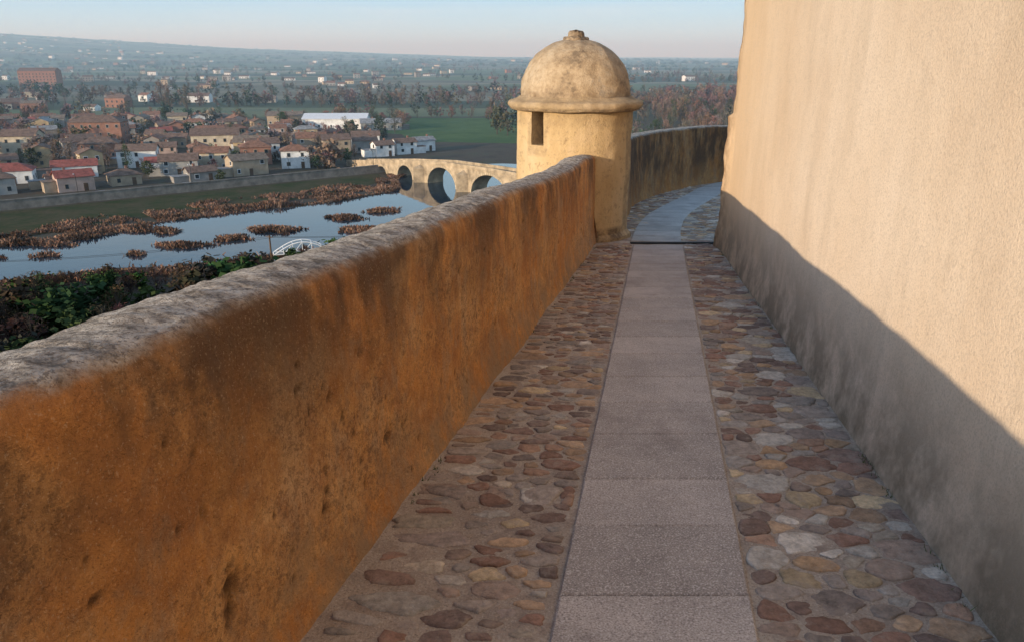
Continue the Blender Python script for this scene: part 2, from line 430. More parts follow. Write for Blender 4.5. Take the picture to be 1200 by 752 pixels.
mesh_obj("granite_path",V,F,GRANITE,C)
e=empty("drain_grate",(0,0,0))
bx=[(2.0,9.285,gz(9.285)+.006,1.06,.012,.03),(2.0,9.345,gz(9.345)+.006,1.06,.012,.03)]
bx+=[(1.49+i*.034,9.315,gz(9.315)+.004,.014,.05,.02) for i in range(31)]
V,F=boxes(bx); mesh_obj("grating",V,F,IRON,parent=e)
V,F=boxes([(2.0,9.315,gz(9.315)-.002,1.06,.06,.018)]); mesh_obj("channel",V,F,simple("drain_black",(.008,.008,.008)),parent=e)
P=[]
for _ in range(300):
    y=R.uniform(.9,9.); rt=R.random()<.6
    if noise.noise(Vector((y*1.6,3 if rt else 8,0)))<.12: continue
    x=(xR(y)-.045-abs(R.gauss(0,.012))) if rt else (xL(y)+.075+abs(R.gauss(0,.012)))
    for _ in range(4): P.append((x+R.gauss(0,.008),y+R.gauss(0,.01),gz(y)+.002))
P=np.array(P);n=len(P);an=NR.uniform(0,6.28,n);w=.0025
V=np.stack([P+np.stack([-w*np.cos(an),-w*np.sin(an),0*an],1),P+np.stack([w*np.cos(an),w*np.sin(an),0*an],1),P+np.stack([NR.normal(0,.012,n),NR.normal(0,.012,n),NR.uniform(.01,.03,n)],1)],1).reshape(-1,3)
tri_obj("wall_foot_weeds",V,np.arange(3*n).reshape(-1,3),np.repeat(np.array([[.09,.11,.04]])*NR.uniform(.6,1.4,(n,1)),3,axis=0),FOL)

# ------------------------------------------------------------------ building wall (right)
e=empty("plastered_building",(0,0,0))
V=[];C=[];F=[]
YC=9.12; ysr=list(np.arange(-8,1,.15))+list(np.arange(1,YC,.035))+[YC-.02,YC-.005]
zs=list(np.arange(-.15,3.6,.04))+list(np.arange(3.6,7.6,.3))
pathR=[(xR(y),y,0) for y in ysr]
cr=(xR(YC),YC)
for t in np.linspace(0,1,7):
    a=t*math.pi/2; pathR.append((cr[0]+.05*math.sin(a),cr[1]+.05*(1-math.cos(a)),1))
d2=np.array([.97,.24])
for s in np.arange(.1,9,.2): pathR.append((cr[0]+.05+d2[0]*s,cr[1]+.05+d2[1]*s,2))
nz=len(zs)
for (x,y,k) in pathR:
    yc=max(0,YC-y) if k==0 else 0
    for z in zs:
        lean=.012*z
        n1=noise.noise(Vector((y*.8,z*.8,4)))*.009+noise.noise(Vector((y*3.5+x,z*3.5,9)))*.003+noise.noise(Vector((y*12,z*12,x*12)))*.0018
        ed=max(0,1-yc/.35)
        n1+=ed*(noise.noise(Vector((1,y*2,z*3.1)))*.03+noise.noise(Vector((5,y*6,z*11)))*.012)
        if z<1.55+.1*noise.noise(Vector((z,y,1))): n1-=.055*ed
        fl=.03*max(0,1-z/.3) if z<.3 else 0
        n1-=fl
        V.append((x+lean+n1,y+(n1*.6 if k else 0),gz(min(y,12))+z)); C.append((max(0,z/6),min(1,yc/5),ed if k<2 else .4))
for i in range(len(pathR)-1):
    for j in range(nz-1): a=i*nz+j; F.append((a,a+1,a+nz+1,a+nz))
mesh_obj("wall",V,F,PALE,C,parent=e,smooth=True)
V,F=boxes([(7.2,1.3,8.0,10,18.5,.5,-.15)]); mesh_obj("roof_slab",V,F,RM[1],parent=e)

# ------------------------------------------------------------------ turret
TC=(.80,10.12)
e=empty("sentry_turret",(TC[0],TC[1],0))
def ang(i,n): return -math.pi+2*math.pi*i/n
def ringpt(a,r,z):
    a0=a-.08
    return (r*math.sin(a0),-r*math.cos(a0),z)
nA=144; zl=[-3.0,-1.2,-.9]+list(np.arange(-.78,.97,.05)); zl[-1]=.96
V=[];C=[];F=[];idx={}
def opening(i,j):
    a=math.degrees(ang(i+.5,nA)); z=(zl[j]+zl[j+1])/2
    return (-46<a<-31 and .555<z<.93) or (78<a<128 and -.64<z<.72)
def rad(z,a,r):
    w=.012*noise.noise(Vector((math.sin(a)*2,math.cos(a)*2,z*2)))+.006*noise.noise(Vector((math.sin(a)*7,math.cos(a)*7,z*7)))
    b=0
    if z<-.55: b=.05
    if z<-1.0: b=-.1
    if z<-2.: b=-.5
    return r+w+(b if r>.6 else 0)
def vid(i,j,inner):
    i%=nA; k=(i,j,inner)
    if k not in idx:
        a=ang(i,nA); idx[k]=len(V)
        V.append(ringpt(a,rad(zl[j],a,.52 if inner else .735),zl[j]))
        z=zl[j]; darken=.9 if z<-.45 else (.25 if z>.8 else 0)  # darker at foot, below cornice, round window, beside door and inside
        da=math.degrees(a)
        if -52<da<-25 and .45<z<.98: darken=.35
        if da>60 and da<80: darken=.5
        C.append((.0,darken if not inner else .8,0))
    return idx[k]
for i in range(nA):
    for j in range(len(zl)-1):
        if opening(i,j): continue
        F.append((vid(i,j,0),vid(i+1,j,0),vid(i+1,j+1,0),vid(i,j+1,0)))
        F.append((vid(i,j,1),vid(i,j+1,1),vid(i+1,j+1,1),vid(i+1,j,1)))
        if opening((i+1)%nA,j): F.append((vid(i+1,j,0),vid(i+1,j,1),vid(i+1,j+1,1),vid(i+1,j+1,0)))
        if opening((i-1)%nA,j): F.append((vid(i,j,0),vid(i,j+1,0),vid(i,j+1,1),vid(i,j,1)))
        if j+1<len(zl)-1 and opening(i,j+1): F.append((vid(i,j+1,0),vid(i+1,j+1,0),vid(i+1,j+1,1),vid(i,j+1,1)))
        if j>0 and opening(i,j-1): F.append((vid(i,j,0),vid(i,j,1),vid(i+1,j,1),vid(i+1,j,0)))
mesh_obj("drum",V,F,TURRET,C,parent=e,smooth=False)
def lathe(name,prof,colf,n=120,amp=.01):
    V=[];C=[];F=[];m_=len(prof)
    for i in range(n):
        a=ang(i,n)
        for (r,z) in prof:
            w=1+(amp*noise.noise(Vector((math.sin(a)*r*4,math.cos(a)*r*4,z*4)))+amp*.5*noise.noise(Vector((math.sin(a)*r*14,math.cos(a)*r*14,z*14))))/max(r,.2)
            V.append(ringpt(a,r*w,z+amp*.4*noise.noise(Vector((math.sin(a)*3,math.cos(a)*3,9))))); C.append(colf(r,z,a))
    for i in range(n):
        for j in range(m_-1): F.append((i*m_+j,((i+1)%n)*m_+j,((i+1)%n)*m_+j+1,i*m_+j+1))
    return mesh_obj(name,V,F,TURRET,C,parent=e,smooth=True)
corn=[(.6,.955),(.745,.958),(.80,.968),(.835,.985)]+[(.815+.042*math.cos(t),1.035+.045*math.sin(t)) for t in np.linspace(-1.1,1.3,10)]+[(.80,1.085),(.75,1.10),(.70,1.13)]
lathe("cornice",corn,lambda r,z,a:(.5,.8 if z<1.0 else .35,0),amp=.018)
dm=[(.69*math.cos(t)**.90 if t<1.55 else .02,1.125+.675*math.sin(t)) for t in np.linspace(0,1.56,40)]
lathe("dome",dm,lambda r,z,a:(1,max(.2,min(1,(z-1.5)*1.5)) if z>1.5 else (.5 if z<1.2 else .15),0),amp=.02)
lathe("finial",[(.16,1.765),(.165,1.80),(.15,1.815),(.10,1.82),(.10,1.86),(.085,1.885),(.03,1.893),(.0,1.893)],lambda r,z,a:(1,.8,0),40,.05)
V,F=boxes([(0,0,-.70,1.1,1.1,.05)]); mesh_obj("floor",V,F,RAMP,parent=e)

# ------------------------------------------------------------------ terrain
def hz(x,y):
    r=math.hypot(x,y)
    if r<500: return GZ
    az=math.atan2(x,max(1,y)) if y>0 else (-1.2 if x<0 else 1.2)
    A=22+ (175*min(1,max(0,(-az+.0)/.60))**1.3 if az<0 else 0)-(15*min(1,max(0,az/.3)))
    t=min(1,max(0,(r-2600)/4300)); t=t*t*(3-2*t)
    n=noise.fractal(Vector((x/2400,y/2400,2)),1.,2.,4)
    return GZ+A*t+n*12*min(1,max(0,(r-1400)/2500))+ (2*noise.noise(Vector((x/180,y/180,0)))*min(1,(r-700)/300) if r>700 else 0)
V=[];C=[];F=[];nr_,na=200,560
for i in range(nr_):
    r=12*(14000/12)**(i/(nr_-1))
    for j in range(na):
        a=2*math.pi*j/na; x=r*math.sin(a);y=r*math.cos(a)
        V.append((x,y,hz(x,y))); zc=min(1,max(0,(r-430)/150)); C.append((zc,0,0))
for i in range(nr_-1):
    for j in range(na): a=i*na+j;b=i*na+(j+1)%na; F.append((a,b,b+na,a+na))
mesh_obj("terrain_ground",V,F,TERR,C,smooth=True)
def sheet(name,P,z,mat,wob=0):
    Q=[]
    for i in range(len(P)):
        p=np.array(P[i],float);q=np.array(P[(i+1)%len(P)],float); n=max(1,int(np.linalg.norm(q-p)/2.5)) if wob else 1
        for k in range(n):
            t=p+(q-p)*k/n
            if wob: t=t+wob*np.array([fbm(t[0]*.08,t[1]*.08,1),fbm(t[0]*.08,t[1]*.08,5)])
            Q.append((t[0],t[1],z))
    return mesh_obj(name,Q,[tuple(range(len(Q)))],mat)
UP=[(-170,95),(-130,122),(-101,143),(-85,152),(-77.5,168),(-61,182),(-43.5,194),(-32,211),(-34,229),(-32,250),(-22,262),(20,268),(100,300),(230,345)]
LO=[(250,310),(110,262),(45,222),(16,198),(2,184),(-10,180),(-24.5,158),(-36,145),(-47,137),(-58,132),(-70,128),(-81,123),(-92,116),(-120,93),(-150,68)]
sheet("river_water",UP+LO,GZ+.10,WATER,2.6)
sheet("meadow_grass",[(-44,340),(0,332),(70,340),(60,470),(-95,475),(-68,412),(-72,385),(-52,372)],GZ+.06,GRASS)
sheet("meadow_grass",[(-260,480),(-20,485),(30,560),(-300,575)],GZ+.06,GRASS2)
sheet("bank_grass",[(-185,110),(-188,126),(-150,157),(-75,217),(-42,243),(-38,230),(-46,204),(-66,190),(-84,174),(-98,156),(-135,128)],GZ+.04,DGRASS)
sheet("road",[(-190,135),(-150,167),(-38,257),(-43,264),(-154,175),(-195,143)],GZ+.09,ASPH)
sheet("road",[(-43,264),(-38,257),(-46,268),(-48,274)],GZ+.14,ASPH)

V=[];F=[]
p0=np.array([-190,128.]);p1=np.array([-38,249.])
L=np.linalg.norm(p1-p0);d=(p1-p0)/L;n_=np.array([-d[1],d[0]])
st=int(L/2)
for i in range(st+1):
    p=p0+d*L*i/st
    for (o,z) in ((0,-.5),(.15,2.2),(.0,2.25),(.0,2.5),(.55,2.5),(.55,-.5)):
        q=p+n_*o; V.append((q[0],q[1],GZ+z+.04*noise.noise(Vector((p[0],p[1],z)))))
for i in range(st):
    for k in range(5): a=i*6+k; F.append((a,a+6,a+7,a+1))
mesh_obj("retaining_wall",V,F,RSTONE)

# ------------------------------------------------------------------ bridge
e=empty("stone_bridge",(0,0,0))
bd=np.array([.633,-.774]);bn=np.array([-.774,-.633]);b0=np.array([-31.,236.])
arches=[(-13,3.0,2.2),(1,4.3,3.9),(20.5,7.0,5.3),(42.6,7.9,5.6),(65,7.6,5.5),(86,7.,5.)]
zk=[(-36,-31.6),(-15,-29.6),(0,-28.1),(21,-26.5),(43,-26.0),(70,-26.0),(100,-27.5),(125,-29)]
dz=lambda s:float(np.interp(s,[k[0] for k in zk],[k[1] for k in zk]))
def bz(s):
    for c,w,h in arches:
        if abs(s-c)<w: return GZ+.0+h*math.sqrt(max(0,1-((s-c)/w)**2))
    return GZ-1
V=[];F=[]
ss=[]
for s in np.arange(-36,120,.4): ss.append(s)
for c,w,h in arches: ss+= [c-w,c-w+.02,c-w+.1,c+w-.1,c+w-.02,c+w]
ss=sorted(ss)
W=2.6
for s in ss:
    p=b0+bd*s; b=bz(s); t=dz(s)
    for (o,z) in ((W,b),(W,t-.9),(W+.12,t-.88),(W+.12,t-.65),(W,t-.63),(W,t+.15),(W-.4,t+.15),(W-.4,t-.75),(-W+.4,t-.75),(-W+.4,t+.15),(-W,t+.15),(-W,b)):
        q=p+bn*o; V.append((q[0],q[1],z))
for i in range(len(ss)-1):
    for k in range(12): a=i*12+k;b=i*12+(k+1)%12; F.append((a,a+12,b+12,b))
F.append(tuple(range(12)))
mesh_obj("arched_body",V,F,BRSTONE,parent=e)
V=[];F=[]
for s,hh in ((10,4.2),(31.5,4.8),(54,5),(76,5)):
    for sg in (1,-1):
        o=len(V)
        for z in (GZ-.5,GZ+hh,):
            for (ds,do) in ((-1.9,W-.1),(1.9,W-.1),(0,W+2.6)):
                q=b0+bd*(s+ds)+bn*do*sg; V.append((q[0],q[1],z))
        q=b0+bd*s+bn*(W-.1)*sg; V.append((q[0],q[1],GZ+hh+1.1))
        F+=[(o,o+1,o+4,o+3),(o+1,o+2,o+5,o+4),(o+2,o,o+3,o+5),(o+3,o+4,o+6),(o+4,o+5,o+6),(o+5,o+3,o+6)]
mesh_obj("cutwaters",V,F,BRSTONE,parent=e)
V=[];F=[]
for c,w,h in arches:
    for sg in (1,-1):
        for k in range(28):
            ta=math.pi*k/28+.01;tb=math.pi*(k+1)/28-.01
            o=len(V)
            for do in (W-.05,W+.07):
                for (t,ee) in ((ta,0),(tb,0),(tb,.55),(ta,.55)):
                    s=c+(w+ee)*math.cos(t); z=GZ+(h+ee)*math.sin(t)+.1; q=b0+bd*s+bn*do*sg; V.append((q[0],q[1],z))
            F+=[(o,o+1,o+2,o+3),(o+4,o+7,o+6,o+5)]+[(o+i,o+(i+1)%4,o+4+(i+1)%4,o+4+i) for i in range(4)]
mesh_obj("voussoirs",V,F,VOUS,parent=e)

# ------------------------------------------------------------------ houses
placed=[]
def house(name,x,y,w,d,h,rz,wm,rm,pitch=.42,st=None,hip=False):
    placed.append((x,y,max(w,d)*.5))
    e=empty(name,(x,y,GZ),rz); st=st or max(1,round(h/2.8)); rh=d*.5*pitch
    V=[(-w/2,-d/2,-.3),(w/2,-d/2,-.3),(w/2,d/2,-.3),(-w/2,d/2,-.3),(-w/2,-d/2,h),(w/2,-d/2,h),(w/2,d/2,h),(-w/2,d/2,h)]
    F=[(0,1,5,4),(1,2,6,5),(2,3,7,6),(3,0,4,7)]
    if not hip: V+=[(-w/2,0,h+rh),(w/2,0,h+rh)]; F+=[(5,6,9),(7,4,8)]
    mesh_obj("walls",V,F,wm,parent=e)
    ov=.45; t=.16; dr=ov*pitch; ins=d*.45 if hip else -ov
    V=[];F=[]
    for dzv in (t,0.02):
        V+=[(-w/2-ov,-d/2-ov,h-dr+dzv),(w/2+ov,-d/2-ov,h-dr+dzv),(w/2-ins,0,h+rh+dzv),(-w/2+ins,0,h+rh+dzv),(-w/2-ov,d/2+ov,h-dr+dzv),(w/2+ov,d/2+ov,h-dr+dzv)]
    F=[(0,1,2,3),(3,2,5,4),(9,8,7,6),(10,11,8,9),(0,6,7,1),(4,5,11,10)]
    if hip: F+=[(0,3,4),(1,5,2),(0,4,10,6),(1,7,11,5)]
    else: F+=[(0,3,9,6),(3,4,10,9),(1,7,8,2),(2,8,11,5)]
    mesh_obj("roof",V,F,rm,parent=e)
    wb=[];fb=[]
    for k in range(st):
        zc=1.5+k*(h/st)
        for (L,off,ax) in ((w,-d/2,0),(w,d/2,0),(d,-w/2,1),(d,w/2,1)):
            n=max(1,int(L/3.1))
            for i in range(n):
                if R.random()<.15: continue
                if k==0 and ax==0 and off<0 and i==n//2: continue
                u=-L/2+L*(i+.5)/n+R.uniform(-.2,.2); sg=math.copysign(1,off); ww=R.choice((.8,.9,1.1))
                if ax==0: fb.append((u,off+sg*.01,zc,ww+.24,.06,1.4)); wb.append((u,off+sg*.03,zc,ww,.07,1.15))
                else: fb.append((off+sg*.01,u,zc,.06,ww+.24,1.4)); wb.append((off+sg*.03,u,zc,.07,ww,1.15))
    if wb:
        V,F=boxes(fb); mesh_obj("window_frames",V,F,R.choice((WHITEM,WM[2],WM[4])),parent=e)
        V,F=boxes(wb); mesh_obj("windows",V,F,GLASS,parent=e)
    V,F=boxes([(-w/2+w*(max(1,int(w/3.1))//2+.5)/max(1,int(w/3.1)),-d/2-.03,1.05,1.1,.1,2.1)]); mesh_obj("door",V,F,DOORM,parent=e)
    if R.random()<.6:
        s_=R.choice((-1,1)); bw=R.uniform(3,5); yo=R.uniform(-1,1); ah=R.uniform(1.9,3.2)
        V,F=boxes([(s_*(w/2+bw/2),yo,ah/2-.3,bw,d*.6,ah+.2)]); mesh_obj("annex",V,F,R.choice((wm,WM[7],WM[2])),parent=e)
        V,F=boxes([(s_*(w/2+bw/2+.1),yo,ah-.12,bw+.3,d*.6+.4,.14)]); mesh_obj("annex_roof",V,F,R.choice((RM[1],RM[2],RM[4])),parent=e)
    cx=R.uniform(-.3,.3)*w; V,F=boxes([(cx,d*.12,h+rh*.9,.6,.6,1.6),(cx,d*.12,h+rh*.9+.85,.75,.75,.12)]); mesh_obj("chimney",V,F,WM[3],parent=e)
A=math.radians(38.5)
HL=[("village_house",-125,261,12,8,5.6,A*.4,0,1),("village_house",-147,226,13,8,3.8,A*.6,0,3),("village_house",-134,238,12,7,3.6,A*.7,0,3),
("village_house",-139,206,10,7,4.4,A,4,1),("village_house",-152,196,9,7,5.2,A,5,1),("village_house",-121,213,9,7,4.,A,6,3),("village_house",-129,218,4.5,5,2.6,A,0,0),("village_house",-112,223,8,6,3.,A,2,1),
("village_house",-104,243,11,8,4.6,A*.5,4,1),("village_house",-97,253,10,7,5.8,A*.3,1,0),("village_house",-83,243,11,7,4.8,A,2,2),("village_house",-72,259,9,7,5.8,A*.4,0,0),
("village_house",-88,268,10,8,6,A*.5,3,0),("village_house",-113,300,17,10,7,A*.4,1,1),("village_house",-96,290,12,9,5.4,A*.2,5,2),
("village_house",-48,290,7,6,4.2,A*.8,0,1),("village_house",-41,297,8,6,4.4,A*.8,0,1),("village_house",-35,307,8,6,4.,A*.8,0,4),("village_house",-66,292,10,8,6,A*.6,2,1),
("village_house",-57,302,9,7,4.6,A*.5,4,1),("village_house",-78,305,11,8,5.4,A*.4,2,0),("village_house",-60,322,11,7,4.6,A*.3,0,1),("village_house",-93,231,8,6,2.8,A,7,1),
("apartment_block",-171,327,20,11,9.6,.15,3,1),("apartment_block",-187,300,12,10,6.6,.2,1,1),("village_house",-150,285,13,9,5.4,.3,3,1),
("village_house",-176,247,11,8,5.4,A,7,2),("village_house",-160,243,9,7,4.6,A,2,1),("village_house",-180,218,11,8,4.6,A,5,2),("village_house",-168,208,10,7,4.6,A,4,1),("village_house",-181,190,10,7,5.4,A,2,1)]
for n_m,x,y,w,d_,h,rz,wi,ri in HL: house(n_m,x,y,w,d_,h,rz,WM[wi],RM[ri],hip=R.random()<.25)
house("warehouse",-90,407,32,15,5.,.03,WM[0],simple("roof_white_sheet",(.66,.66,.66),.5,.06),pitch=.3,st=1)
house("warehouse",-122,428,18,12,5,.1,WM[2],RM[2],pitch=.3,st=1)
house("warehouse",-66,398,20,12,3.6,.2,WM[4],RM[4],pitch=.3,st=1)
for yy in np.arange(252,445,11.5):
    for xx in np.arange(-330,-50,12):
        x=xx+R.uniform(-4,4);y=yy+R.uniform(-4,4)
        if x>-60-(y-300)*.35 or y<252+(x+60)*.55: continue
        if y>400 and x>-150: continue
        if R.random()<.38: continue
        w=R.uniform(5.5,12);d_=R.uniform(5,8)
        if any(math.hypot(x-a,y-b)<c+max(w,d_)*.5-1.4 for a,b,c in placed): continue
        house("village_house",x,y,w,d_,R.choice((2.6,3.,4.,4.8,5.4,6.)),A*R.choice((.2,.5,.7,1))+R.choice((0,0,math.pi/2)),WM[R.choice((0,0,1,2,2,3,4,5,6,7,7,4))],RM[R.choice((0,1,1,2,2,1,0,3,4))],hip=R.random()<.25)
V=[];F=[];MI=[]
def simplehouse(x,y,w,d,h,r,wi,ri):
    z=hz(x,y)-.5; o=len(V);c,s=math.cos(r),math.sin(r);rh=d*.2
    for p in [(-w/2,-d/2,0),(w/2,-d/2,0),(w/2,d/2,0),(-w/2,d/2,0),(-w/2,-d/2,h),(w/2,-d/2,h),(w/2,d/2,h),(-w/2,d/2,h),(-w/2,0,h+rh),(w/2,0,h+rh),
              (-w/2,-d/2-.3,h-.1),(w/2,-d/2-.3,h-.1),(w/2,0,h+rh+.15),(-w/2,0,h+rh+.15),(w/2,d/2+.3,h-.1),(-w/2,d/2+.3,h-.1)]:
        V.append((x+c*p[0]-s*p[1],y+s*p[0]+c*p[1],z+p[2]))
    F.extend([tuple(o+i for i in f) for f in ((0,1,5,4),(1,2,6,5),(2,3,7,6),(3,0,4,7),(5,6,9),(7,4,8),(10,11,12,13),(13,12,14,15))])
    MI.extend([wi]*6+[ri]*2)
    if h>3:
        n=int(w/3.5)
        for k in range(int(h/3)):
            for i in range(n):
                u=-w/2+w*(i+.5)/n; o=len(V)
                for (uu,zz) in ((u-.6,1+3*k),(u+.6,1+3*k),(u+.6,2.4+3*k),(u-.6,2.4+3*k)):
                    V.append((x+c*uu-s*(-d/2-.05),y+s*uu+c*(-d/2-.05),z+zz))
                F.append((o,o+1,o+2,o+3)); MI.append(8)
def cluster(cx,cy,n,sp,big=1):
    for _ in range(int(n*.6)):
        x=cx+R.gauss(0,sp*1.6);y=cy+R.gauss(0,sp)
        if y<450: continue
        simplehouse(x,y,R.uniform(7,18)*big,R.uniform(7,11)*big,R.choice((3.2,4,5.5,7))*big,R.uniform(-.4,.6),R.choice((0,0,1,2,3,4,7)),R.choice((9,10,10,11,11)))
simplehouse(-530,905,40,16,20,.1,3,10)
for c in ((-420,560,22,45),(-300,640,12,40),(-560,800,26,70),(-230,980,12,60),(-700,1200,26,110),(-150,1300,16,120),(-1100,1700,34,170),(-1700,2700,60,230,1.1),(-2200,3500,80,280,1.2),(-2900,4400,70,350,1.4),(-900,2600,24,300,1.1),(-200,2200,22,260,1.1),(100,1250,8,70),(-330,1750,18,160,1.),(300,3400,24,420,1.3),(-500,3900,36,500,1.4),(-50,860,6,60),(900,3700,16,400,1.3),(-300,1200,14,160,.9)):
    cluster(*c)
mesh_obj("distant_village",V,F,WM[:8]+[GLASS]+RM[:3],midx=MI)

# ------------------------------------------------------------------ vegetation
def cards(P,size,elong,colA,up=.0):
    n=len(P)
    u=NR.normal(size=(n,3)); u[:,2]+=up*2.0; u/=np.linalg.norm(u,axis=1)[:,None]
    v=NR.normal(size=(n,3)); v-= (v*u).sum(1)[:,None]*u; v/=np.linalg.norm(v,axis=1)[:,None]
    s=size*NR.uniform(.6,1.4,n)[:,None]
    a=P-u*s*elong*.5; b=P+v*s*.5; c=P+u*s*elong*.5; d=P-v*s*.5
    V=np.stack([a,b,c,d],1).reshape(-1,3)
    k=np.arange(n)[:,None]*4
    F=np.concatenate([k+np.array([[0,1,2]]),k+np.array([[0,2,3]])],0)
    return V,F,np.repeat(colA,4,axis=0)
def tree_tmpl(kind,ncl,ncard,size):
    Vs=[];Fs=[];Cs=[];Bs=[];o=[0]
    def add(V,F,C,isb):
        Vs.append(V);Fs.append(np.asarray(F)+o[0]);Cs.append(C);Bs.append(np.full(len(V),isb)); o[0]+=len(V)
    def cone(p,q,r0,r1,c,n=5):
        p=np.array(p,float);q=np.array(q,float);d=Vector(q-p).normalized();u=np.array(d.orthogonal().normalized());w=np.cross(np.array(d),u)
        V=[];F=[]
        for pt,r in ((p,r0),(q,r1)):
            for i in range(n):
                t=2*math.pi*i/n; V.append(pt+r*(math.cos(t)*u+math.sin(t)*w))
        for i in range(n): j=(i+1)%n; F+=[(i,j,n+j),(i,n+j,n+i)]
        add(np.array(V),F,np.tile(np.array(c),(2*n,1)),True)
    bark=(.09,.072,.055)
    wd={'round':.36,'poplar':.15,'bare':.30,'bush':.6}[kind]; lo={'round':.28,'poplar':.15,'bare':.22,'bush':.05}[kind]
    cone((0,0,-.03),(.01,.0,.45),.024,.016,bark); cone((.01,0,.45),(0,.02,.85),.016,.005,bark)
    cl=[]
    for i in range(ncl):
        t=lo+(1-lo)*(i+.5)/ncl; a=NR.uniform(0,6.28); prof=math.sin(math.pi*min(1,max(.05,(t-lo)/(1-lo)*.85+.12)))
        rr=wd*prof*NR.uniform(.35,1.); c=np.array([rr*math.cos(a),rr*math.sin(a),min(.97,t+NR.uniform(-.04,.04))]); cl.append(c)
        if kind!='bush' and i%2==0 or kind=='bare': cone((0,0,max(.12,c[2]*.62-.05)),tuple(c),.010,.003,bark,4)
    k=max(3,ncard//ncl)
    for c in cl:
        rad_=wd*NR.uniform(.3,.5) if kind!='poplar' else wd*.6
        P=c+NR.normal(size=(k,3))*rad_*.5*np.array([1,1,.8 if kind!='poplar' else 1.3])
        P[:,2]=np.clip(P[:,2],.02,1.05)
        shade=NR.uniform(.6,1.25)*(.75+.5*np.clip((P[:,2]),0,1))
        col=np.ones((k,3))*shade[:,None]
        el=1.2 if kind in('round','bush') else 6
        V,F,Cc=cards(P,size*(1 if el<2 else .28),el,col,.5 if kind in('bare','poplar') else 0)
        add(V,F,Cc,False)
    return np.concatenate(Vs),np.concatenate(Fs),np.concatenate(Cs),np.concatenate(Bs)
def stamp(name,items,tm):
    Vs=[];Fs=[];Cs=[];o=0
    for (k,x,y,z,s,sx,col) in items:
        V,F,C,isb=tm[k]; a=R.uniform(0,6.28);c,sn=math.cos(a),math.sin(a)
        W_=np.empty_like(V); W_[:,0]=(V[:,0]*c-V[:,1]*sn)*s*sx+x; W_[:,1]=(V[:,0]*sn+V[:,1]*c)*s*sx+y; W_[:,2]=V[:,2]*s+z
        cc=C*np.array(col); cc[isb]=C[isb]
        Vs.append(W_);Fs.append(F+o);Cs.append(cc);o+=len(V)
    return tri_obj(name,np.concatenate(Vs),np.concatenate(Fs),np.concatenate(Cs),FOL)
HI=[tree_tmpl('round',24,620,.065),tree_tmpl('round',20,560,.065),tree_tmpl('bare',26,520,.05),tree_tmpl('bare',24,460,.05),tree_tmpl('poplar',20,420,.055),tree_tmpl('bush',16,300,.12)]
LOWT=[tree_tmpl('round',10,90,.11),tree_tmpl('round',9,70,.12),tree_tmpl('bare',12,100,.14),tree_tmpl('poplar',12,80,.07),tree_tmpl('bush',8,60,.2)]
BR=[(.13,.09,.068),(.15,.10,.075),(.115,.085,.065),(.13,.10,.068),(.165,.105,.078)]
GR=[(.045,.06,.028),(.06,.072,.035),(.055,.063,.04),(.038,.052,.03)]
WN=[(.17,.115,.09),(.20,.135,.105),(.15,.11,.09),(.19,.12,.09)]
col=lambda L:tuple(v*R.uniform(.8,1.2) for v in R.choice(L))
it=[]
for _ in range(600):
    x=R.uniform(-120,8)
    ylo=np.interp(x,[p[0] for p in LO[::-1]],[p[1] for p in LO[::-1]])-2
    y=R.uniform(60,ylo)
    nb=min(1,max(0,(ylo-y-4)/20))
    hh=R.uniform(1.,2.)+nb*R.uniform(1,5.)
    dn=noise.noise(Vector((x*.06,y*.06,2)))
    gg=R.random()<.25+.9*max(0,dn+.1) and nb>.15
    c=col([(.05,.085,.03),(.07,.10,.04),(.04,.07,.03)]) if gg else col(BR); hill_shade=(.62 if gg else .40)*(1+.5*dn)  # hill's cast shadow painted in: near-bank plant colours scaled down
    it.append((R.choice((5,5,0) if gg else (5,2,3,2)),x,y,GZ,hh,1.3,tuple(v*hill_shade for v in c)))
stamp("riverside_woodland",it,HI)
for (k,x,y,s,c) in ((0,-7,372,12,(.08,.08,.045)),(1,-2,366,10,(.10,.085,.05)),(0,4,380,12,(.07,.075,.04)),(4,-120,242,9,(.05,.08,.03)),(3,-150,256,9,(.16,.10,.07)),(2,-62,275,7,(.15,.10,.07)),(0,-168,232,8,(.05,.06,.03)),(4,-215,500,18,(.16,.11,.08)),(4,-222,506,20,(.16,.11,.08)),(4,-209,512,17,(.16,.12,.08)),(1,-84,222,4,(.05,.06,.03)),(0,-110,234,5,(.06,.07,.03)),(2,-142,251,9,(.17,.12,.09)),(3,-106,262,8,(.16,.11,.08)),(2,-81,281,9,(.17,.12,.09))):
    stamp("tree",[(k,x,y,GZ,s,1.1 if k!=4 else 1.0,c)],HI)
it=[]
for _ in range(480):
    x=R.uniform(-320,-55);y=R.uniform(240,465)
    if any(math.hypot(x-a,y-b)<c+.6 for a,b,c in placed) or y<255+(x+60)*.55: continue
    it.append((R.choice((0,1,2,3,5,2,3,2)),x,y,GZ,R.uniform(3,9),1.1,col(WN if R.random()<.65 else GR)))
stamp("town_trees",it,HI)
it=[]
for _ in range(360):
    x=R.uniform(8,230); y=R.uniform(275,470)+x*.25
    if x<75 and 330<y<475: continue
    it.append((R.choice((2,3,2,3,2,4)),x,y,GZ,R.uniform(8,14),1.0,col(WN if R.random()<.88 else GR)))
stamp("riverside_woodland",it,HI)
it=[]
def line(x0,y0,x1,y1,n,h,pal,w=14,kinds=(0,1,2,3)):
    for i in range(n):
        t=R.random(); x=x0+(x1-x0)*t+R.gauss(0,w);y=y0+(y1-y0)*t+R.gauss(0,w*.7)
        it.append((R.choice(kinds),x,y,hz(x,y)-.3,R.uniform(.7,1.25)*h,1.15,col(pal)))
BG=BR+WN+GR
line(-420,590,60,600,150,9,BG,11,(0,2,2,3)); line(-450,478,-210,470,50,8,BG); line(-520,520,-330,500,40,8,BG)
